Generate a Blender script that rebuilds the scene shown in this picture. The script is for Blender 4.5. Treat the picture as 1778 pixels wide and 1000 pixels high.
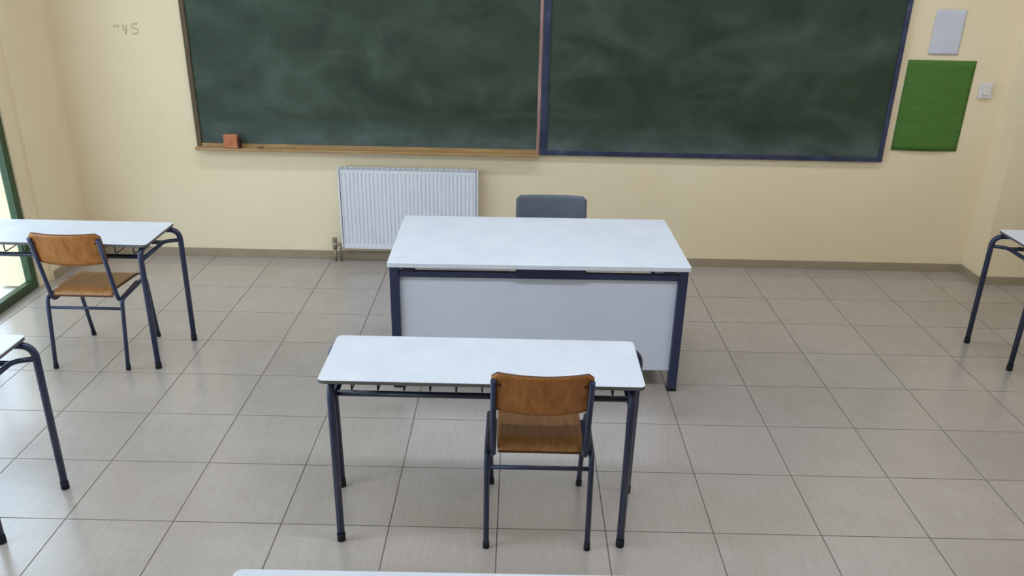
import bpy, bmesh, math, random
from mathutils import Vector, Matrix
random.seed(7)
for o in list(bpy.data.objects): bpy.data.objects.remove(o, do_unlink=True)
scene = bpy.context.scene
C = scene.collection
U = 0.45                                   # one floor tile, metres

# ------------------------------------------------------------------ camera
cam_d = bpy.data.cameras.new('camera'); cam = bpy.data.objects.new('camera', cam_d); C.objects.link(cam)
cam_d.sensor_fit = 'HORIZONTAL'; cam_d.sensor_width = 36.0
cam_d.lens = 36.0 * 1501.72 / 1778.0
cam_d.shift_y = 101.34 / 1778.0
cam_d.clip_start = 0.05
yaw, pit, rol = 0.0019856, 0.43382, -0.0209026
Rz = Matrix.Rotation(yaw, 3, 'Z'); Rx = Matrix.Rotation(-pit, 3, 'X'); Ry = Matrix.Rotation(rol, 3, 'Y')
B = Rz @ Rx @ Ry                           # columns: right, forward, up
right, fwd, up = B.col[0], B.col[1], B.col[2]
M3 = Matrix((right, up, -fwd)).transposed()
cam.matrix_world = Matrix.Translation((0.11423*U, -6.55217*U, 4.89480*U)) @ M3.to_4x4()
scene.camera = cam

# ------------------------------------------------------------------ world and exposure
w = bpy.data.worlds.new('sky'); scene.world = w; w.use_nodes = True
bg = w.node_tree.nodes['Background']
bg.inputs['Color'].default_value = (0.68, 0.83, 1.0, 1)
bg.inputs['Strength'].default_value = 4.5
scene.view_settings.view_transform = 'Standard'
scene.view_settings.look = 'None'
scene.view_settings.gamma = 1.0
scene.view_settings.use_curve_mapping = False
scene.view_settings.exposure = 0.0
LAMP_REAR, LAMP_FRONT_FILL = 24.0, 14.5         # each ceiling fixture, see below
LFY = 2.1

# ------------------------------------------------------------------ helpers
def s2l(c):
    return tuple(((v/255)/12.92 if v/255 <= 0.04045 else ((v/255+0.055)/1.055)**2.4) for v in c)

def base_mat(name, col, rough=0.5, spec=0.5, metal=0.0):
    m = bpy.data.materials.new(name); m.use_nodes = True
    b = m.node_tree.nodes['Principled BSDF']
    b.inputs['Base Color'].default_value = (*s2l(col), 1)
    b.inputs['Roughness'].default_value = rough
    b.inputs['Specular IOR Level'].default_value = spec
    b.inputs['Metallic'].default_value = metal
    return m, m.node_tree, b

def coords(nt, scale=(1, 1, 1), kind='Object', rnd=False):
    tc = nt.nodes.new('ShaderNodeTexCoord'); mp = nt.nodes.new('ShaderNodeMapping')
    mp.inputs['Scale'].default_value = scale
    nt.links.new(tc.outputs[kind], mp.inputs['Vector'])
    if rnd:
        oi = nt.nodes.new('ShaderNodeObjectInfo'); mu = nt.nodes.new('ShaderNodeMath'); mu.operation = 'MULTIPLY'
        mu.inputs[1].default_value = 37.0
        nt.links.new(oi.outputs['Random'], mu.inputs[0])
        cx = nt.nodes.new('ShaderNodeCombineXYZ')
        nt.links.new(mu.outputs[0], cx.inputs['X']); nt.links.new(mu.outputs[0], cx.inputs['Z'])
        nt.links.new(cx.outputs[0], mp.inputs['Location'])
    return mp.outputs['Vector']

def noise(nt, vec, scale, detail=3, rough=0.5, dist=0.0):
    n = nt.nodes.new('ShaderNodeTexNoise'); nt.links.new(vec, n.inputs['Vector'])
    n.inputs['Scale'].default_value = scale; n.inputs['Detail'].default_value = detail
    n.inputs['Roughness'].default_value = rough; n.inputs['Distortion'].default_value = dist
    return n.outputs['Fac']

def ramp(nt, fac, stops):
    r = nt.nodes.new('ShaderNodeValToRGB'); nt.links.new(fac, r.inputs['Fac'])
    e = r.color_ramp.elements
    while len(e) < len(stops): e.new(0.5)
    for i, (p, c) in enumerate(stops):
        e[i].position = p; e[i].color = (*c, 1) if len(c) == 3 else c
    return r.outputs['Color']

def mix(nt, fac, a, b, mode='MIX'):
    m = nt.nodes.new('ShaderNodeMix'); m.data_type = 'RGBA'; m.blend_type = mode
    for sock, v in ((m.inputs[0], fac), (m.inputs[6], a), (m.inputs[7], b)):
        if isinstance(v, bpy.types.NodeSocket): nt.links.new(v, sock)
        elif isinstance(v, (int, float)): sock.default_value = v
        else: sock.default_value = (*v, 1)
    return m.outputs[2]

def math_n(nt, op, a, b=None):
    m = nt.nodes.new('ShaderNodeMath'); m.operation = op
    for i, v in enumerate((a, b)):
        if v is None: continue
        if isinstance(v, bpy.types.NodeSocket): nt.links.new(v, m.inputs[i])
        else: m.inputs[i].default_value = v
    return m.outputs[0]

def bump(nt, b, h, strength=0.2, dist=0.002):
    n = nt.nodes.new('ShaderNodeBump'); n.inputs['Strength'].default_value = strength; n.inputs['Distance'].default_value = dist
    nt.links.new(h, n.inputs['Height']); nt.links.new(n.outputs['Normal'], b.inputs['Normal'])

def simple(name, col, rough=0.5, spec=0.5, metal=0.0, var=0.06, scale=8.0):
    m, nt, b = base_mat(name, col, rough, spec, metal)
    c = s2l(col); f = noise(nt, coords(nt), scale, 4)
    lo = tuple(max(0, v*(1-var)) for v in c); hi = tuple(min(1, v*(1+var)) for v in c)
    nt.links.new(ramp(nt, f, [(0.3, lo), (0.7, hi)]), b.inputs['Base Color'])
    return m

# ------------------------------------------------------------------ materials
def wall_material():
    m, nt, b = base_mat('wall_paint', (236, 219, 172), 0.55, 0.3)
    v = coords(nt); n1 = noise(nt, v, 1.1, 4, 0.55); n2 = noise(nt, v, 9.0, 5, 0.6)
    c = ramp(nt, n1, [(0.3, s2l((234, 214, 177))), (0.7, s2l((240, 222, 187)))])
    scuff = ramp(nt, n2, [(0.60, (0, 0, 0)), (0.78, (0.16,)*3)])
    nt.links.new(mix(nt, scuff, c, s2l((200, 187, 156))), b.inputs['Base Color'])
    bump(nt, b, noise(nt, v, 120, 2), 0.06, 0.001)
    return m
M_WALL = wall_material()

def tile_material(rnd=True, name='floor_tile'):
    m, nt, b = base_mat(name, (196, 188, 176), 0.22, 1.0)
    b.inputs['IOR'].default_value = 1.6
    vy = coords(nt, (95, 5, 1), 'Object', rnd); vx = coords(nt, (6, 70, 1), 'Object', rnd)
    va = coords(nt, (1, 1, 1), 'Object', rnd)
    g1 = noise(nt, vy, 1.0, 3, 0.6); g2 = noise(nt, vx, 1.0, 3, 0.6); big = noise(nt, va, 5, 3)
    c = ramp(nt, g1, [(0.3, s2l((162, 150, 140))), (0.7, s2l((175, 164, 154)))])
    c = mix(nt, 0.30, c, ramp(nt, g2, [(0.3, s2l((159, 147, 136))), (0.7, s2l((176, 165, 156)))]))
    c = mix(nt, 0.18, c, ramp(nt, big, [(0.3, s2l((153, 140, 127))), (0.7, s2l((183, 172, 162)))]))
    if rnd:
        oi = nt.nodes.new('ShaderNodeObjectInfo')
        c = mix(nt, 0.10, c, ramp(nt, oi.outputs['Random'], [(0, s2l((152, 138, 126))), (1, s2l((185, 175, 166)))]))
    nt.links.new(c, b.inputs['Base Color'])
    nt.links.new(ramp(nt, g1, [(0.3, (0.23,)*3), (0.7, (0.27,)*3)]), b.inputs['Roughness'])
    bump(nt, b, big, 0.02, 0.0006)
    return m
M_TILE = tile_material()
M_TILE_FAR = tile_material(False, 'floor_tile_field')
M_GROUT = simple('grout', (112, 104, 94), 0.9, 0.2, var=0.15, scale=20)
M_BASE = simple('baseboard_tile', (158, 141, 117), 0.35, 0.5, var=0.08, scale=6)
M_CEIL = simple('ceiling_paint', (240, 238, 230), 0.8, 0.2, var=0.02)

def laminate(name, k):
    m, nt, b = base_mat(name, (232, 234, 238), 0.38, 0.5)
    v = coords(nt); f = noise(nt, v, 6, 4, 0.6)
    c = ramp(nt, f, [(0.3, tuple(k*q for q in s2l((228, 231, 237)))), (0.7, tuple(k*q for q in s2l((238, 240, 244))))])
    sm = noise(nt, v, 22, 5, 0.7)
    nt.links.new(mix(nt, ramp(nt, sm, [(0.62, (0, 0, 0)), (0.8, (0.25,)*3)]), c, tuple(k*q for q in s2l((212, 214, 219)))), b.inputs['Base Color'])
    return m
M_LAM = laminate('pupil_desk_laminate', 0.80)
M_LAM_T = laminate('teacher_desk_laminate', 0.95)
M_EDGE = simple('laminate_edge', (104, 98, 96), 0.6, 0.3, var=0.1, scale=30)
M_EDGE_W = simple('white_edge', (214, 216, 222), 0.5, 0.4, var=0.03)
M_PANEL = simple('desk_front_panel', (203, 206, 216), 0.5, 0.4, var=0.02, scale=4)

def navy(name='navy_enamel', col=(40, 46, 74)):
    m, nt, b = base_mat(name, col, 0.34, 0.5)
    v = coords(nt); n = noise(nt, v, 30, 5, 0.65); c = s2l(col)
    a = ramp(nt, n, [(0.3, tuple(x*0.85 for x in c)), (0.66, tuple(x*1.15 for x in c)), (0.9, s2l((70, 78, 110)))])
    nt.links.new(a, b.inputs['Base Color'])
    return m
M_NAVY = navy()
M_NAVY_DK = navy('navy_wire', (30, 34, 56))
M_RUBBER = simple('black_rubber', (24, 24, 28), 0.7, 0.3)

def wood(name, c1, c2, c3, sc=(40, 40, 2.2), rough=0.4):
    m, nt, b = base_mat(name, c1, rough, 0.45)
    v = coords(nt, sc); g = noise(nt, v, 1.0, 4, 0.6, 0.6)
    c = ramp(nt, g, [(0.25, s2l(c2)), (0.5, s2l(c1)), (0.78, s2l(c3))])
    w2 = noise(nt, coords(nt), 14, 4, 0.6)
    c = mix(nt, ramp(nt, w2, [(0.60, (0, 0, 0)), (0.75, (0.45,)*3)]), c, s2l((96, 58, 28)))
    nt.links.new(c, b.inputs['Base Color'])
    bump(nt, b, g, 0.1, 0.0008)
    return m
M_PLY = wood('varnished_plywood', (170, 108, 46), (140, 84, 32), (190, 128, 62))
M_PLY_SEAT = wood('seat_plywood', (166, 112, 62), (140, 90, 46), (186, 136, 86), (40, 3, 40), 0.3)
M_PLY_EDGE = simple('plywood_edge', (92, 58, 30), 0.6, 0.3, var=0.2, scale=40)
M_FRAME_BR = wood('board_frame_brown', (82, 65, 36), (60, 48, 26), (104, 84, 50), (30, 30, 3), 0.5)
M_LEDGE = wood('ledge_wood', (168, 132, 84), (138, 102, 60), (190, 160, 118), (3, 40, 40), 0.55)
M_STILE_PK = wood('stile_wood', (164, 128, 118), (130, 96, 86), (186, 156, 146), (40, 40, 4), 0.6)

def board_material(seed):
    m, nt, b = base_mat('chalkboard_green_%d' % seed, (46, 66, 56), 0.55, 0.35)
    tc = nt.nodes.new('ShaderNodeTexCoord'); mp = nt.nodes.new('ShaderNodeMapping')
    mp.inputs['Location'].default_value = (seed*3.7, 0, seed*1.9)
    nt.links.new(tc.outputs['Object'], mp.inputs['Vector']); v = mp.outputs['Vector']
    # wiped chalk clouds, arm-sweep arcs and fine vertical streaks
    n1 = noise(nt, v, 3.4, 4, 0.55, 0.5)
    m2 = nt.nodes.new('ShaderNodeMapping'); m2.inputs['Rotation'].default_value = (0, -0.9, 0); m2.inputs['Scale'].default_value = (1.0, 1, 2.6)
    nt.links.new(v, m2.inputs['Vector'])
    n2 = noise(nt, m2.outputs['Vector'], 1.3, 5, 0.55, 1.2)
    m3 = nt.nodes.new('ShaderNodeMapping'); m3.inputs['Scale'].default_value = (38, 1, 1.6); nt.links.new(v, m3.inputs['Vector'])
    n3 = noise(nt, m3.outputs['Vector'], 1.0, 2, 0.5)
    c = ramp(nt, n1, [(0.32, s2l((38, 52, 38))), (0.55, s2l((49, 64, 48))), (0.75, s2l((66, 80, 66)))])
    c = mix(nt, ramp(nt, n2, [(0.48, (0, 0, 0)), (0.78, (0.34,)*3)]), c, s2l((96, 108, 94)))
    c = mix(nt, ramp(nt, n3, [(0.70, (0, 0, 0)), (0.84, (0.22,)*3)]), c, s2l((116, 126, 114)))
    # chalk dust that settled along the lower edge and the side frames
    sx = nt.nodes.new('ShaderNodeSeparateXYZ'); nt.links.new(tc.outputs['Object'], sx.inputs['Vector'])
    low = math_n(nt, 'SUBTRACT', 0.20, sx.outputs['Z'])
    low = math_n(nt, 'MULTIPLY', low, 4.5)
    low = math_n(nt, 'MULTIPLY', low, n1)
    low = math_n(nt, 'MULTIPLY', low, math_n(nt, 'MULTIPLY', n2, 2.0))
    c = mix(nt, ramp(nt, low, [(0.02, (0, 0, 0)), (0.7, (0.8,)*3)]), c, s2l((98, 109, 108)))
    nt.links.new(c, b.inputs['Base Color'])
    return m
M_BOARD_A = board_material(1); M_BOARD_B = board_material(4)

def dusty_navy():
    m, nt, b = base_mat('board_frame_navy', (52, 58, 104), 0.45, 0.4)
    n = noise(nt, coords(nt), 9, 5, 0.65)
    nt.links.new(ramp(nt, n, [(0.4, s2l((42, 45, 70))), (0.62, s2l((58, 63, 88))), (0.85, s2l((116, 122, 138)))]), b.inputs['Base Color'])
    return m
M_BOARD_NAVY = dusty_navy()
M_RAD = simple('radiator_enamel', (226, 226, 230), 0.35, 0.5, var=0.02)
M_RAD_DK = simple('radiator_grille', (190, 190, 192), 0.5, 0.4, var=0.03)
M_BRASS = simple('aged_metal', (150, 138, 118), 0.4, 0.5, 0.5, var=0.15, scale=30)
M_GREY = simple('grey_plastic', (92, 96, 106), 0.5, 0.4, var=0.05, scale=20)
M_STEEL_GREY = simple('grey_tube', (88, 90, 96), 0.35, 0.5, 0.4)
M_POSTER = None
def poster_material():
    m, nt, b = base_mat('green_poster_paper', (80, 122, 54), 0.6, 0.2)
    v = coords(nt, (3, 1, 60)); n = noise(nt, v, 1.0, 3); n2 = noise(nt, coords(nt), 7, 4)
    c = ramp(nt, n, [(0.35, s2l((76, 114, 50))), (0.65, s2l((82, 122, 55)))])
    c = mix(nt, ramp(nt, n2, [(0.5, (0, 0, 0)), (0.75, (0.4,)*3)]), c, s2l((82, 108, 44)))
    nt.links.new(c, b.inputs['Base Color']); return m
M_POSTER = poster_material()
M_PAPER = simple('white_paper', (206, 204, 212), 0.7, 0.3, var=0.03, scale=10)
M_SWITCH = simple('white_plastic', (226, 216, 210), 0.4, 0.5, var=0.02)
M_MARK = simple('pencil_mark', (216, 198, 161), 0.8, 0.1, var=0.06, scale=30)
M_SPONGE = simple('eraser_body', (184, 116, 82), 0.8, 0.2, var=0.15, scale=25)
M_ERASER_SHADE = simple('eraser_shade', (70, 42, 36), 0.95, 0.1, var=0.2, scale=40)
M_STUB = simple('chalk_stub', (120, 104, 92), 0.9, 0.1, var=0.2, scale=40)
M_GREEN = simple('green_window_frame', (44, 70, 38), 0.4, 0.5, var=0.12, scale=10)
M_CONC = simple('balcony_concrete', (214, 210, 204), 0.85, 0.2, var=0.06, scale=3)
M_LAMP_BODY = simple('lamp_housing', (235, 235, 235), 0.5, 0.4, var=0.02)

def glass_material():
    m = bpy.data.materials.new('window_glass'); m.use_nodes = True; nt = m.node_tree
    nt.nodes.remove(nt.nodes['Principled BSDF'])
    out = nt.nodes['Material Output']; t = nt.nodes.new('ShaderNodeBsdfTransparent'); t.inputs[0].default_value = (0.95, 0.97, 0.97, 1)
    g = nt.nodes.new('ShaderNodeBsdfGlossy'); g.inputs['Roughness'].default_value = 0.02
    f = nt.nodes.new('ShaderNodeLayerWeight'); f.inputs['Blend'].default_value = 0.3
    fac = math_n(nt, 'POWER', f.outputs['Facing'], 4.0)
    fac = math_n(nt, 'MULTIPLY', fac, 0.5); fac = math_n(nt, 'ADD', fac, 0.03)
    mx = nt.nodes.new('ShaderNodeMixShader')
    nt.links.new(fac, mx.inputs[0]); nt.links.new(t.outputs[0], mx.inputs[1]); nt.links.new(g.outputs[0], mx.inputs[2])
    nt.links.new(mx.outputs[0], out.inputs['Surface'])
    return m
M_GLASS = glass_material()
def emit_material():
    m = bpy.data.materials.new('lamp_diffuser'); m.use_nodes = True
    b = m.node_tree.nodes['Principled BSDF']
    b.inputs['Base Color'].default_value = (0.9, 0.9, 0.9, 1)
    b.inputs['Emission Color'].default_value = (0.95, 0.97, 1, 1); b.inputs['Emission Strength'].default_value = 1.5
    return m
M_EMIT = emit_material()

# ------------------------------------------------------------------ mesh builders
def finish(name, bm, mat, parent=None, smooth=False, loc=None, bevel=0.0, seg=2):
    bmesh.ops.recalc_face_normals(bm, faces=bm.faces)
    me = bpy.data.meshes.new(name); bm.to_mesh(me); bm.free()
    for m in (mat if isinstance(mat, (list, tuple)) else [mat]): me.materials.append(m)
    o = bpy.data.objects.new(name, me); C.objects.link(o)
    if parent: o.parent = parent
    if loc: o.location = loc
    if smooth:
        for p in me.polygons: p.use_smooth = True
    if bevel:
        md = o.modifiers.new('edge_round', 'BEVEL'); md.width = bevel; md.segments = seg; md.limit_method = 'ANGLE'
    return o

def box(bm, x0, x1, y0, y1, z0, z1, mi=0):
    vs = [bm.verts.new((x, y, z)) for x in (x0, x1) for y in (y0, y1) for z in (z0, z1)]
    for q in ((0, 1, 3, 2), (4, 6, 7, 5), (0, 4, 5, 1), (2, 3, 7, 6), (0, 2, 6, 4), (1, 5, 7, 3)):
        f = bm.faces.new([vs[i] for i in q]); f.material_index = mi
    return vs

def boxo(name, x0, x1, y0, y1, z0, z1, mat, parent=None, bevel=0.0):
    bm = bmesh.new(); box(bm, x0, x1, y0, y1, z0, z1)
    return finish(name, bm, mat, parent, bevel=bevel)

def fillet(pts, r, n=7):
    """round the corners of a polyline; r one radius or one per inner point"""
    P = [Vector(p) for p in pts]; out = [P[0]]
    for i in range(1, len(P)-1):
        rr = r[i-1] if isinstance(r, (list, tuple)) else r
        a = (P[i-1]-P[i]); b = (P[i+1]-P[i]); la, lb = a.length, b.length; a.normalize(); b.normalize()
        ang = a.angle(b)
        if ang > math.pi-0.02 or rr <= 0: out.append(P[i]); continue
        d = min(rr/math.tan(ang/2), la*0.49 if i > 1 else la*0.95, lb*0.49 if i < len(P)-2 else lb*0.95)
        s, e = P[i]+a*d, P[i]+b*d
        for k in range(n+1):
            t = k/n; out.append(s*(1-t)**2 + P[i]*2*t*(1-t) + e*t*t)
    out.append(P[-1]); return out

def tube(bm, pts, r, n=12, mi=0, cap=True):
    P = [Vector(p) for p in pts]; rings = []; prev = None
    for i, p in enumerate(P):
        t = (P[min(i+1, len(P)-1)] - P[max(i-1, 0)]).normalized()
        if prev is None:
            ref = Vector((0, 0, 1)) if abs(t.z) < 0.9 else Vector((1, 0, 0))
            u = t.cross(ref).normalized()
        else:
            u = (prev - t*prev.dot(t)).normalized()
        prev = u; v = t.cross(u)
        rings.append([bm.verts.new(p + (u*math.cos(2*math.pi*k/n) + v*math.sin(2*math.pi*k/n))*r) for k in range(n)])
    for a, b in zip(rings, rings[1:]):
        for k in range(n):
            f = bm.faces.new((a[k], a[(k+1) % n], b[(k+1) % n], b[k])); f.smooth = True; f.material_index = mi
    if cap:
        bm.faces.new(rings[0][::-1]).material_index = mi; bm.faces.new(rings[-1]).material_index = mi

def tubeo(name, pts, r, mat, parent=None, n=12):
    bm = bmesh.new(); tube(bm, pts, r, n)
    return finish(name, bm, mat, parent)

def slab(bm, w, d, z0, z1, rc, seg=6, mi_top=0, mi_side=1, ch=0.0015):
    """rounded-corner board centred on the origin with a small top chamfer"""
    def outline(inset):
        pts = []
        for cx, cy, a0 in ((w/2-rc, d/2-rc, 0), (-w/2+rc, d/2-rc, 90), (-w/2+rc, -d/2+rc, 180), (w/2-rc, -d/2+rc, 270)):
            for k in range(seg+1):
                a = math.radians(a0+90*k/seg); pts.append((cx+(rc-inset)*math.cos(a), cy+(rc-inset)*math.sin(a)))
        return pts
    levels = [(ch, z0), (0, z0+ch), (0, z1-ch), (ch, z1)]
    rings = [[bm.verts.new((x, y, z)) for x, y in outline(i)] for i, z in levels]
    n = len(rings[0])
    for li, (a, b) in enumerate(zip(rings, rings[1:])):
        for k in range(n):
            f = bm.faces.new((a[k], a[(k+1) % n], b[(k+1) % n], b[k])); f.material_index = mi_side if li < 2 else mi_top
    bm.faces.new(rings[0][::-1]).material_index = mi_side
    bm.faces.new(rings[-1]).material_index = mi_top

def empty(name, label, cat, loc=(0, 0, 0), rz=0.0, group=None):
    o = bpy.data.objects.new(name, None); C.objects.link(o); o.location = loc; o.rotation_euler = (0, 0, rz)
    o.empty_display_size = 0.1
    return tag(o, label, cat, group)

def tag(o, label, cat, group=None):
    o['label'] = label; o['category'] = cat
    if group: o['group'] = group
    return o

def struct(o, label=None):
    o['kind'] = 'structure'
    if label: o['label'] = label
    return o

def copy_tree(o, parent=None):
    c = o.copy(); C.objects.link(c); c.parent = parent
    for ch in list(o.children): copy_tree(ch, c)
    return c

# ------------------------------------------------------------------ the room
XL, XR, YF, YB, ZC = -3.20, 4.45, 3.345, -4.60, 3.05
PX, PY = 3.46, 3.075                      # corner pier
# floor: grout bed plus tiles
floor = struct(boxo('floor', XL-0.12, XR, YB, YF, -0.12, -0.0018, M_GROUT), 'beige ceramic tile floor with dark grey joints')
G = 0.0024                                 # half joint
def tile_bm(x0, x1, y0, y1, bm=None):
    bm = bm or bmesh.new()
    a = [bm.verts.new(p) for p in ((x0, y0, -0.004), (x1, y0, -0.004), (x1, y1, -0.004), (x0, y1, -0.004))]
    t = [bm.verts.new(p) for p in ((x0, y0, 0), (x1, y0, 0), (x1, y1, 0), (x0, y1, 0))]
    for k in range(4): bm.faces.new((a[k], a[(k+1) % 4], t[(k+1) % 4], t[k]))
    bm.faces.new(t); return bm
meshes = {}
field = bmesh.new()
for i in range(math.floor((XL-0.12)/U), math.ceil(XR/U)):
    for j in range(math.floor(YB/U), math.ceil(YF/U)):
        x0, x1 = max(i*U, XL-0.12), min((i+1)*U, XR); y0, y1 = max(j*U, YB), min((j+1)*U, YF)
        if x1-x0 < 0.02 or y1-y0 < 0.02: continue
        cx, cy = (x0+x1)/2, (y0+y1)/2
        if j < -4:
            tile_bm(x0+G, x1-G, y0+G, y1-G, field); continue
        key = (round(x1-x0, 4), round(y1-y0, 4))
        if key not in meshes:
            bm = tile_bm(-key[0]/2+G, key[0]/2-G, -key[1]/2+G, key[1]/2-G)
            o = finish('tile', bm, M_TILE, floor); meshes[key] = o.data
        else:
            o = bpy.data.objects.new('tile', meshes[key]); C.objects.link(o); o.parent = floor
        o.location = (cx, cy, 0)
ff = finish('tile_field', field, M_TILE_FAR, floor); ff['kind'] = 'stuff'; ff['label'] = 'floor tiles of the room behind the desks'

wall_front = struct(boxo('wall_front', XL-0.32, PX, YF, YF+0.2, 0, ZC, M_WALL), 'cream painted wall behind the chalkboards')
struct(boxo('wall_pier', PX, XR, PY, YF+0.2, 0, ZC, M_WALL), 'cream wall section stepping forward at the right corner')
struct(boxo('wall_right', XR, XR+0.2, YB, YF+0.2, 0, ZC, M_WALL), 'cream side wall on the right')
struct(boxo('wall_back', XL-0.32, XR+0.2, YB-0.2, YB, 0, ZC, M_WALL), 'cream rear wall')
struct(boxo('ceiling', XL-0.32, XR+0.2, YB-0.2, YF+0.2, ZC, ZC+0.2, M_CEIL), 'white ceiling')
YW = 2.76                                  # where the solid wall ends
YG = 2.62                                  # where the glazing begins
wl = bmesh.new()
box(wl, XL-0.32, XL, YW, YF, 0, ZC)
box(wl, XL-0.32, XL, YB, YW, 2.55, ZC)
box(wl, XL-0.32, XL, YB, YG-4*1.36, 0, 2.55)
struct(finish('wall_left', wl, M_WALL), 'cream window wall on the left')
struct(boxo('baseboard_front', XL, PX, YF-0.012, YF, 0, 0.063, M_BASE, bevel=0.002), 'brown tile skirting below the chalkboards')
bb = bmesh.new(); box(bb, PX-0.012, PX, PY-0.012, YF-0.012, 0, 0.063); box(bb, PX, XR, PY-0.012, PY, 0, 0.063)
struct(finish('baseboard_right', bb, M_BASE), 'brown tile skirting around the corner pier')
struct(boxo('baseboard_left', XL, XL+0.012, YW, YF-0.012, 0, 0.063, M_BASE), 'brown tile skirting beside the green window')

# glazing along the left wall: green frames with single panes, floor to header
def glazing(idx, y0, y1):
    xg = XL-0.065; fw, fd = 0.060, 0.05
    root = bpy.data.objects.new('window_%d' % idx, None); C.objects.link(root); root.location = (xg, (y0+y1)/2, 0)
    struct(root, 'green framed floor-length window, bay %d from the chalkboard wall' % idx if idx > 1 else 'green framed floor-length window nearest the chalkboard wall')
    h = 2.55; L = (y1-y0)/2
    boxo('bottom_rail', -fd/2, fd/2, -L, L, 0.0, fw, M_GREEN, root, 0.004)
    boxo('top_rail', -fd/2, fd/2, -L, L, h-fw, h, M_GREEN, root, 0.004)
    for s in (-1, 1):
        boxo('stile', -fd/2, fd/2, (L-fw if s > 0 else -L), (L if s > 0 else -L+fw), fw, h-fw, M_GREEN, root, 0.004)
    boxo('mullion', -fd/2+0.005, fd/2-0.005, -L+fw, L-fw, 1.95, 2.01, M_GREEN, root, 0.003)
    boxo('pane', -0.003, 0.003, -L+fw, L-fw, fw, 1.95, M_GLASS, root)
    boxo('pane', -0.003, 0.003, -L+fw, L-fw, 2.01, h-fw, M_GLASS, root)
struct(boxo('trim_1', XL-0.32, XL-0.03, YG, YW, 0, 2.55, M_WALL), 'pale jamb between the wall and the green window')
y = YG
n = 1
while n < 5:
    glazing(n, y-1.36, y); y -= 1.36; n += 1
struct(boxo('balcony_floor', -9.0, XL-0.12, -9, 9, -0.12, -0.02, M_CONC), 'pale concrete balcony outside the window')


# ceiling fixtures, out of frame; front row added to brighten the front
for row, (ly, pw) in enumerate(((-0.36, LAMP_REAR), (LFY, LAMP_FRONT_FILL))):
    for k, x in enumerate((-1.7, 0.5, 2.7)):
        side = ('leftmost', 'middle', 'rightmost')[k]
        r = empty('ceiling_lamp', '%s ceiling lamp of the row %s' % (side, ('above the pupil desks', 'added above the teacher desk as front fill')[row]), 'lamp', (x, ly, ZC), 0, 'ceiling lamps')
        boxo('housing', -0.65, 0.65, -0.14, 0.14, -0.07, 0.0, M_LAMP_BODY, r, 0.01)
        boxo('diffuser', -0.62, 0.62, -0.12, 0.12, -0.085, -0.0705, M_EMIT, r, 0.005)
        l = bpy.data.lights.new('tube_light', 'AREA'); l.shape = 'RECTANGLE'; l.size = 1.2; l.size_y = 0.24; l.energy = pw
        l.color = (0.72, 0.83, 1.0)
        lo = bpy.data.objects.new('tube_light', l); C.objects.link(lo); lo.parent = r; lo.location = (0, 0, -0.09)

# ------------------------------------------------------------------ chalkboards
def chalkboard(name, label, x0, x1, z0, z1, y_face, mat, m_left, m_right, m_bot, m_top, fw_l, fw_r, fw_b):
    r = empty(name, label, 'chalkboard', (x0, YF, z0), 0, 'chalkboards on the front wall')
    W, H = x1-x0, z1-z0; d = YF-y_face
    p = boxo('panel', 0, W-fw_l-fw_r, -d+0.010, -0.001, 0, H-fw_b-0.04, mat, r); p.location = (fw_l, 0, fw_b)
    def piece(nm, a, b, c, e, m, proud):
        boxo(nm, a, b, -d-proud+0.010, -0.001, c, e, m, r, 0.003)
    piece('side_stile', 0, fw_l, 0, H, m_left, 0.010)
    piece('side_stile', W-fw_r, W, 0, H, m_right, 0.010)
    piece('bottom_rail', fw_l, W-fw_r, 0, fw_b, m_bot, 0.010)
    piece('top_rail', fw_l, W-fw_r, H-0.04, H, m_top, 0.010)
    return r
cbA = chalkboard('chalkboard', 'green chalkboard with brown wooden frame and wooden chalk ledge', -2.27, 0.208, 0.826, 2.13, YF-0.025, M_BOARD_A,
                 M_FRAME_BR, M_STILE_PK, M_LEDGE, M_FRAME_BR, 0.035, 0.024, 0.04)
boxo('chalk_ledge', 0.0, 2.478, -0.085, -0.02, -0.002, 0.018, M_LEDGE, cbA, 0.004)
cbB = chalkboard('chalkboard', 'green chalkboard with navy blue frame beside the green poster', 0.209, 2.683, 0.832, 2.13, YF-0.035, M_BOARD_B,
                 M_BOARD_NAVY, M_BOARD_NAVY, M_BOARD_NAVY, M_BOARD_NAVY, 0.05, 0.034, 0.034)
# eraser standing on the ledge and a stub of chalk
er = empty('board_eraser', 'small orange-pink block eraser standing on the chalk ledge', 'eraser', (-2.000, YF-0.072, 0.844))
boxo('body', -0.055, 0.045, -0.018, 0.018, 0, 0.098, M_SPONGE, er, 0.007)
boxo('shade_block', 0.0455, 0.063, -0.016, 0.016, 0, 0.075, M_ERASER_SHADE, er, 0.004)  # dark block put in for the shadow right of the body
st = bmesh.new(); tube(st, [(-0.02, 0, 0.007), (0.02, 0.004, 0.007)], 0.0065, 10)
tag(finish('chalk_stub', st, M_STUB, None, loc=(-1.80, YF-0.066, 0.8445)), 'tiny dark chalk stub lying on the chalk ledge', 'chalk')

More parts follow.
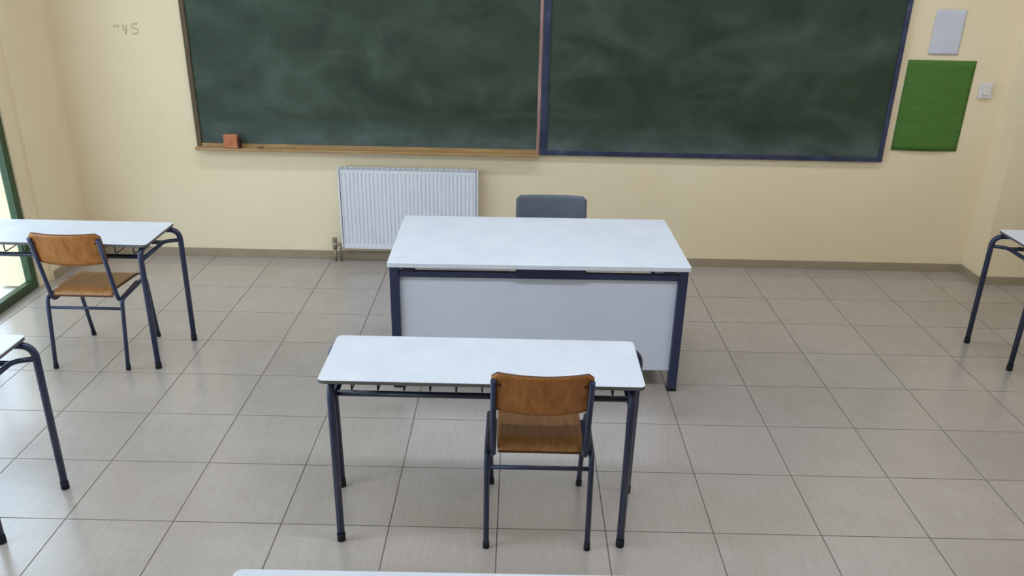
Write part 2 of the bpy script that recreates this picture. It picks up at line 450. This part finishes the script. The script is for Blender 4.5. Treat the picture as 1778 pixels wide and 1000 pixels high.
# ------------------------------------------------------------------ poster, notice, switch, pencil mark
def sheet(name, w, h, mat, curl, loc, label, cat, thick=0.0012, rot=0.0):
    bm = bmesh.new(); nx, nz = 16, 16; g = []
    for side in (0, 1):
        g.append([[bm.verts.new(((i/nx-0.5)*w, curl(i/nx, j/nz) + side*thick, (j/nz-0.5)*h + sag(i/nx, j/nz, w, h, curl))) for i in range(nx+1)] for j in range(nz+1)])
    for side in (0, 1):
        for j in range(nz):
            for i in range(nx):
                q = g[side]; f = bm.faces.new((q[j][i], q[j][i+1], q[j+1][i+1], q[j+1][i])); f.smooth = True
    for i in range(nx):
        for j in (0, nz): bm.faces.new((g[0][j][i], g[0][j][i+1], g[1][j][i+1], g[1][j][i]))
    for j in range(nz):
        for i in (0, nx): bm.faces.new((g[0][j][i], g[0][j+1][i], g[1][j+1][i], g[1][j][i]))
    o = finish(name, bm, mat, None, loc=loc); o.rotation_euler = (0, rot, 0)
    return tag(o, label, cat)
def sag(u, v, w, h, c): return 0.0
sheet('poster', 0.472, 0.622, M_POSTER, lambda u, v: -0.016*math.sin(math.pi*u)*(1-v)**2 - 0.002, (2.977, YF-0.003, 1.228),
      'plain green poster sheet on the wall beside the navy framed chalkboard', 'poster')
sheet('notice_paper', 0.205, 0.292, M_PAPER, lambda u, v: -0.004*math.sin(math.pi*u)*(1-v) - 0.002, (2.968, YF-0.003, 1.722),
      'white paper notice pinned above the green poster', 'paper')
sw = empty('wall_switch', 'small white plastic switch box on the wall beside the poster', 'switch', (3.318, YF, 1.345))
boxo('plate', -0.048, 0.048, -0.022, -0.0005, -0.055, 0.055, M_SWITCH, sw, 0.008)
boxo('rocker', -0.025, 0.025, -0.031, -0.0225, -0.03, 0.035, M_SWITCH, sw, 0.004)
pm = bmesh.new()
def stroke(pts, r=0.0075):
    P = fillet([(x, 0, z) for x, z in pts], 0.02, 5)
    n0 = len(pm.verts); tube(pm, P, r, 6)
stroke([(-0.105, 0.012), (-0.09, 0.026), (-0.078, 0.010), (-0.066, 0.024)])
stroke([(-0.035, 0.028), (-0.05, -0.008), (-0.012, -0.006)])
stroke([(-0.018, 0.022), (-0.030, -0.034)])
stroke([(0.062, 0.036), (0.022, 0.034), (0.020, 0.008), (0.056, 0.006), (0.062, -0.026), (0.018, -0.030)])
for v in pm.verts: v.co.y *= 0.08
tag(finish('pencil_mark', pm, M_MARK, None, loc=(-2.642, YF-0.0006, 1.632)), 'faint grey scribble on the wall left of the brown framed chalkboard', 'scribble')

# ------------------------------------------------------------------ radiator
rad = empty('radiator', 'white fluted panel radiator on the wall behind the teacher desk', 'radiator', (-0.742, YF, 0))
RW, RZ0, RZ1 = 0.505, 0.115, 0.715
fl = bmesh.new(); nfl = 34; prof = []
for k in range(nfl):
    x = -RW+0.012 + (2*RW-0.024)*k/nfl; p = (2*RW-0.024)/nfl
    prof += [(x, -0.098), (x+p*0.22, -0.098), (x+p*0.38, -0.091), (x+p*0.62, -0.091), (x+p*0.78, -0.098)]
prof.append((RW-0.012, -0.098))
rows = []
for z, fac in ((RZ0, 0), (RZ0+0.022, 0), (RZ0+0.04, 1), (RZ1-0.045, 1), (RZ1-0.025, 0), (RZ1, 0)):
    rows.append([fl.verts.new((x, (-0.098 + (yy+0.098)*fac), z)) for x, yy in prof])
for a, b in zip(rows, rows[1:]):
    for k in range(len(prof)-1): fl.faces.new((a[k], a[k+1], b[k+1], b[k]))
bk = [[fl.verts.new((x, -0.082, z)) for x in (-RW+0.012, RW-0.012)] for z in (RZ0, RZ1)]
fl.faces.new((bk[0][0], bk[1][0], bk[1][1], bk[0][1]))
finish('front_panel', fl, M_RAD, rad)
boxo('rear_panel', -RW+0.012, RW-0.012, -0.045, -0.032, RZ0, RZ1, M_RAD, rad, 0.003)
for s in (-1, 1):
    boxo('side_cover', s*RW-0.006, s*RW+0.006, -0.1, -0.03, RZ0+0.01, RZ1, M_RAD, rad, 0.003)
    boxo('wall_bracket', s*0.36-0.015, s*0.36+0.015, -0.0315, -0.0005, RZ0+0.1, RZ1-0.1, M_RAD_DK, rad)
gr = bmesh.new()
for k in range(26):
    x = -RW+0.02 + (2*RW-0.04)*k/25; box(gr, x-0.006, x+0.006, -0.094, -0.036, RZ1-0.004, RZ1+0.002)
box(gr, -RW+0.007, RW-0.007, -0.101, -0.094, RZ1-0.004, RZ1+0.003); box(gr, -RW+0.007, RW-0.007, -0.036, -0.03, RZ1-0.004, RZ1+0.003)
finish('top_grille', gr, M_RAD_DK, rad)
vx = -RW-0.065
vv = bmesh.new(); tube(vv, [(vx, -0.065, 0.10), (vx, -0.065, 0.155)], 0.017, 12); tube(vv, [(vx, -0.065, 0.135), (-RW-0.004, -0.065, 0.135)], 0.012, 12)
va = finish('valve', vv, M_BRASS, rad)
hb = bmesh.new(); tube(hb, [(vx, -0.065, 0.156), (vx, -0.065, 0.16), (vx, -0.065, 0.18), (vx, -0.065, 0.184)], 0.020, 14)
finish('valve_handle', hb, M_BRASS, va)
tubeo('pipe', [(vx, -0.065, 0.0), (vx, -0.065, 0.099)], 0.010, M_BRASS, rad)
tubeo('pipe', fillet([(vx+0.042, -0.065, 0.0), (vx+0.042, -0.065, 0.118), (-RW-0.004, -0.065, 0.124)], 0.012, 4), 0.009, M_BRASS, rad)

# ------------------------------------------------------------------ pupil desk
def make_desk(label):
    r = empty('pupil_desk', label, 'desk', (0, 0, 0), 0, 'white pupil desks with navy tube legs')
    bm = bmesh.new(); slab(bm, 1.22, 0.41, 0.714, 0.730, 0.022)
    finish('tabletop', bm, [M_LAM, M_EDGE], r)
    R = 0.0155
    for s in (-1, 1):
        # front leg: rises just inside the edge and bends back under the top
        f = tubeo('front_leg', fillet([(s*0.565, -0.198, 0.012), (s*0.565, -0.192, 0.697), (s*0.572, -0.10, 0.697)], 0.055, 8), R, M_NAVY, r)
        tubeo('foot_cap', [(s*0.565, -0.198, 0.0), (s*0.565, -0.198, 0.035)], R+0.002, M_RUBBER, f)
        # rear leg: stands a little outside the top and bends inwards beneath it
        b = tubeo('rear_leg', fillet([(s*0.634, 0.187, 0.012), (s*0.640, 0.187, 0.694), (s*0.540, 0.170, 0.697)], 0.065, 8), R, M_NAVY, r)
        tubeo('foot_cap', [(s*0.634, 0.187, 0.0), (s*0.634, 0.187, 0.035)], R+0.002, M_RUBBER, b)
        # side brace: from the rear leg inwards, then forward to the front leg
        tubeo('side_brace', fillet([(s*0.636, 0.187, 0.632), (s*0.560, 0.150, 0.634), (s*0.563, -0.190, 0.634)], 0.06, 8), 0.011, M_NAVY, r)
    for yy in (-0.118, 0.135):
        tubeo('rack_rail', [(-0.562, yy, 0.632), (0.562, yy, 0.632)], 0.012, M_NAVY_DK, r)
    for k in range(11):
        x = -0.50 + 0.10*k
        tubeo('rack_wire', fillet([(x, -0.120, 0.713), (x, -0.120, 0.646), (x, 0.138, 0.646)], 0.012, 3), 0.0035, M_NAVY_DK, r, 6)
    return r

# ------------------------------------------------------------------ pupil chair (faces +Y)
def ply_sheet(name, rows_, thick, mat, parent, axis):
    """rows_: grid of points (front surface); thickness along `axis`"""
    bm = bmesh.new(); ax = Vector(axis)*thick
    A = [[bm.verts.new(p) for p in row] for row in rows_]; Bv = [[bm.verts.new(Vector(p)+ax) for p in row] for row in rows_]
    nr, nc = len(A), len(A[0])
    for j in range(nr-1):
        for i in range(nc-1):
            for q in (A, Bv):
                f = bm.faces.new((q[j][i], q[j][i+1], q[j+1][i+1], q[j+1][i])); f.smooth = True
    for i in range(nc-1):
        for j in (0, nr-1):
            f = bm.faces.new((A[j][i], A[j][i+1], Bv[j][i+1], Bv[j][i])); f.material_index = 1
    for j in range(nr-1):
        for i in (0, nc-1):
            f = bm.faces.new((A[j][i], A[j+1][i], Bv[j+1][i], Bv[j][i])); f.material_index = 1
    return finish(name, bm, mat, parent)

def make_chair(name, label, m_tube, m_back, m_seat, m_edge, group=None, cat='chair', bw=0.188, dip=0.004, ztop=0.800, zbot=0.622):
    r = empty(name, label, cat, (0, 0, 0), 0, group)
    R = 0.0115
    ytop = -0.262
    def lean(z): return -0.150 + (ytop+0.150)*(z-0.40)/(0.79-0.40)
    for s in (-1, 1):
        # leg frame: rear leg, seat rail and front leg in one bent tube; the back upright turns forward inside it
        lf = tubeo('leg_frame', fillet([(s*0.203, -0.230, 0.012), (s*0.205, -0.165, 0.398), (s*0.205, 0.165, 0.412), (s*0.197, 0.232, 0.012)], [0.035, 0.045], 8), R, m_tube, r)
        tubeo('foot_cap', [(s*0.203, -0.230, 0.0), (s*0.2032, -0.2255, 0.028)], R+0.002, M_RUBBER, lf)
        tubeo('foot_cap', [(s*0.197, 0.232, 0.0), (s*0.1975, 0.2275, 0.028)], R+0.002, M_RUBBER, lf)
        tubeo('back_upright', fillet([(s*0.180, ytop+0.006, ztop-0.03), (s*0.181, -0.150, 0.380), (s*0.182, 0.10, 0.402)], 0.05, 8), R, m_tube, r)
    tubeo('stretcher', [(-0.2, -0.174, 0.347), (0.2, -0.174, 0.347)], 0.0085, m_tube, r)
    # backrest: curved plywood, its top edge dipping in the middle, rounded corners
    rows_ = []
    nx, nz = 18, 10
    for j in range(nz+1):
        row = []
        for i in range(nx+1):
            u = 2*i/nx-1
            zt = ztop - dip*(1-u*u) ; zb = zbot - 0.010*(1-u*u)
            edge = 1 - max(0, (abs(u)-0.86)/0.14)**2
            zt -= 0.022*(1-edge); zb += 0.014*(1-edge)
            z = zb + (zt-zb)*j/nz
            x = u*bw
            yb = lean(z) + R + 0.002 - 0.034*(1-u*u)
            row.append((x, yb, z))
        rows_.append(row)
    ply_sheet('backrest', rows_, 0.011, [m_back, m_edge], r, (0, 0.97, 0.24))
    # seat: shaped plywood, hollow in the middle, rear edge turned up, front edge rolled down
    rows_ = []
    for j in range(15):
        t = j/14; yy = -0.172 + 0.365*t; row = []
        for i in range(15):
            u = 2*i/14-1
            z = 0.446 - 0.022*t - 0.034*max(0, 1-t/0.16)**2 - 0.012*max(0, (t-0.86)/0.14)**2 - 0.006*(1-u*u)*math.sin(math.pi*t)
            x = u*(0.167 + 0.003*t)
            if t < 0.1: x *= 0.965+0.35*t
            row.append((x, yy, z))
        rows_.append(row)
    ply_sheet('seat', rows_, 0.011, [m_seat, m_edge], r, (0, 0, 1))
    for s in (-1, 1):
        z = 0.745; yb = lean(z) + R
        bm = bmesh.new(); tube(bm, [(s*0.158, yb-0.0105, z), (s*0.158, yb-0.004, z)], 0.007, 8)
        finish('bolt', bm, m_edge, r)
    return r

desk = make_desk('white pupil desk in front of the teacher desk, wooden chair tucked in')
desk.location = (-0.065, 0.101, 0)
for lab, x, yy, a in (('white pupil desk by the green framed window with a worn chair', -2.515, 1.612, 0.0),
                      ('white pupil desk cut off by the lower left picture edge', -2.540, 0.035, 0.0),
                      ('white pupil desk by the right corner pier, cut by the picture edge', 3.524, 1.825, 0.0),
                      ('white pupil desk at the bottom edge, only its rear edge showing', -0.042, -1.372, 0.006)):
    d = copy_tree(desk); d.location = (x, yy, 0); d.rotation_euler = (0, 0, a); d['label'] = lab

chair = make_chair('school_chair', 'wooden school chair with navy tube frame at the centre pupil desk', M_NAVY, M_PLY, M_PLY_SEAT, M_PLY_EDGE, 'wooden school chairs')
chair.location = (0.161, 0.104, 0)
c2 = copy_tree(chair); c2.location = (-2.311, 1.612, 0); c2.rotation_euler = (0, 0, 0.0)
c2['label'] = 'worn wooden school chair at the desk by the green framed window'

# ------------------------------------------------------------------ teacher desk
td = empty('teacher_desk', 'large white teacher desk with navy square legs and front panel', 'desk', (0.169, 1.668, 0), math.radians(0.9))
bm = bmesh.new(); slab(bm, 1.562, 0.858, 0.698, 0.722, 0.012, 4)
finish('tabletop', bm, [M_LAM_T, M_EDGE_W], td)
LX, LY, LT = 0.748, 0.392, 0.024
for sx in (-1, 1):
    for sy in (-1, 1):
        lg = boxo('leg', sx*LX-LT, sx*LX+LT, sy*LY-LT, sy*LY+LT, 0.012, 0.698, M_NAVY, td, 0.004)
        boxo('foot_cap', sx*LX-LT-0.001, sx*LX+LT+0.001, sy*LY-LT-0.001, sy*LY+LT+0.001, 0.0, 0.02, M_RUBBER, lg, 0.003)
        boxo('spacer', sx*(LX-0.07)-0.028, sx*(LX-0.07)+0.028, sy*LY-0.02, sy*LY+0.02, 0.670, 0.698, M_NAVY_DK, td)
for sy in (-1, 1):
    boxo('long_rail', -LX+LT, LX-LT, sy*LY-0.018, sy*LY+0.018, 0.640, 0.670, M_NAVY, td, 0.003)
for sx in (-1, 1):
    boxo('side_rail', sx*LX-0.018, sx*LX+0.018, -LY+LT, LY-LT, 0.640, 0.670, M_NAVY, td, 0.003)
boxo('lock_plate', -0.12, 0.24, -LY-0.030, -LY-0.0185, 0.645, 0.697, M_NAVY_DK, td, 0.002)
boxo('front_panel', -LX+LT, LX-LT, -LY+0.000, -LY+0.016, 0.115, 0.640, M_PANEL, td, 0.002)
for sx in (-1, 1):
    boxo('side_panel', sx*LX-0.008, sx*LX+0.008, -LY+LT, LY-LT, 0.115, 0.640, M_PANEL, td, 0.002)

# teacher chair, faces the room
tc = make_chair('teacher_chair', 'grey backed chair behind the teacher desk', M_STEEL_GREY, M_GREY, M_GREY, M_GREY, None, 'chair', 0.222, 0.002, 0.782, 0.56)
tc.location = (0.270, 2.135, 0); tc.rotation_euler = (0, 0, math.pi)
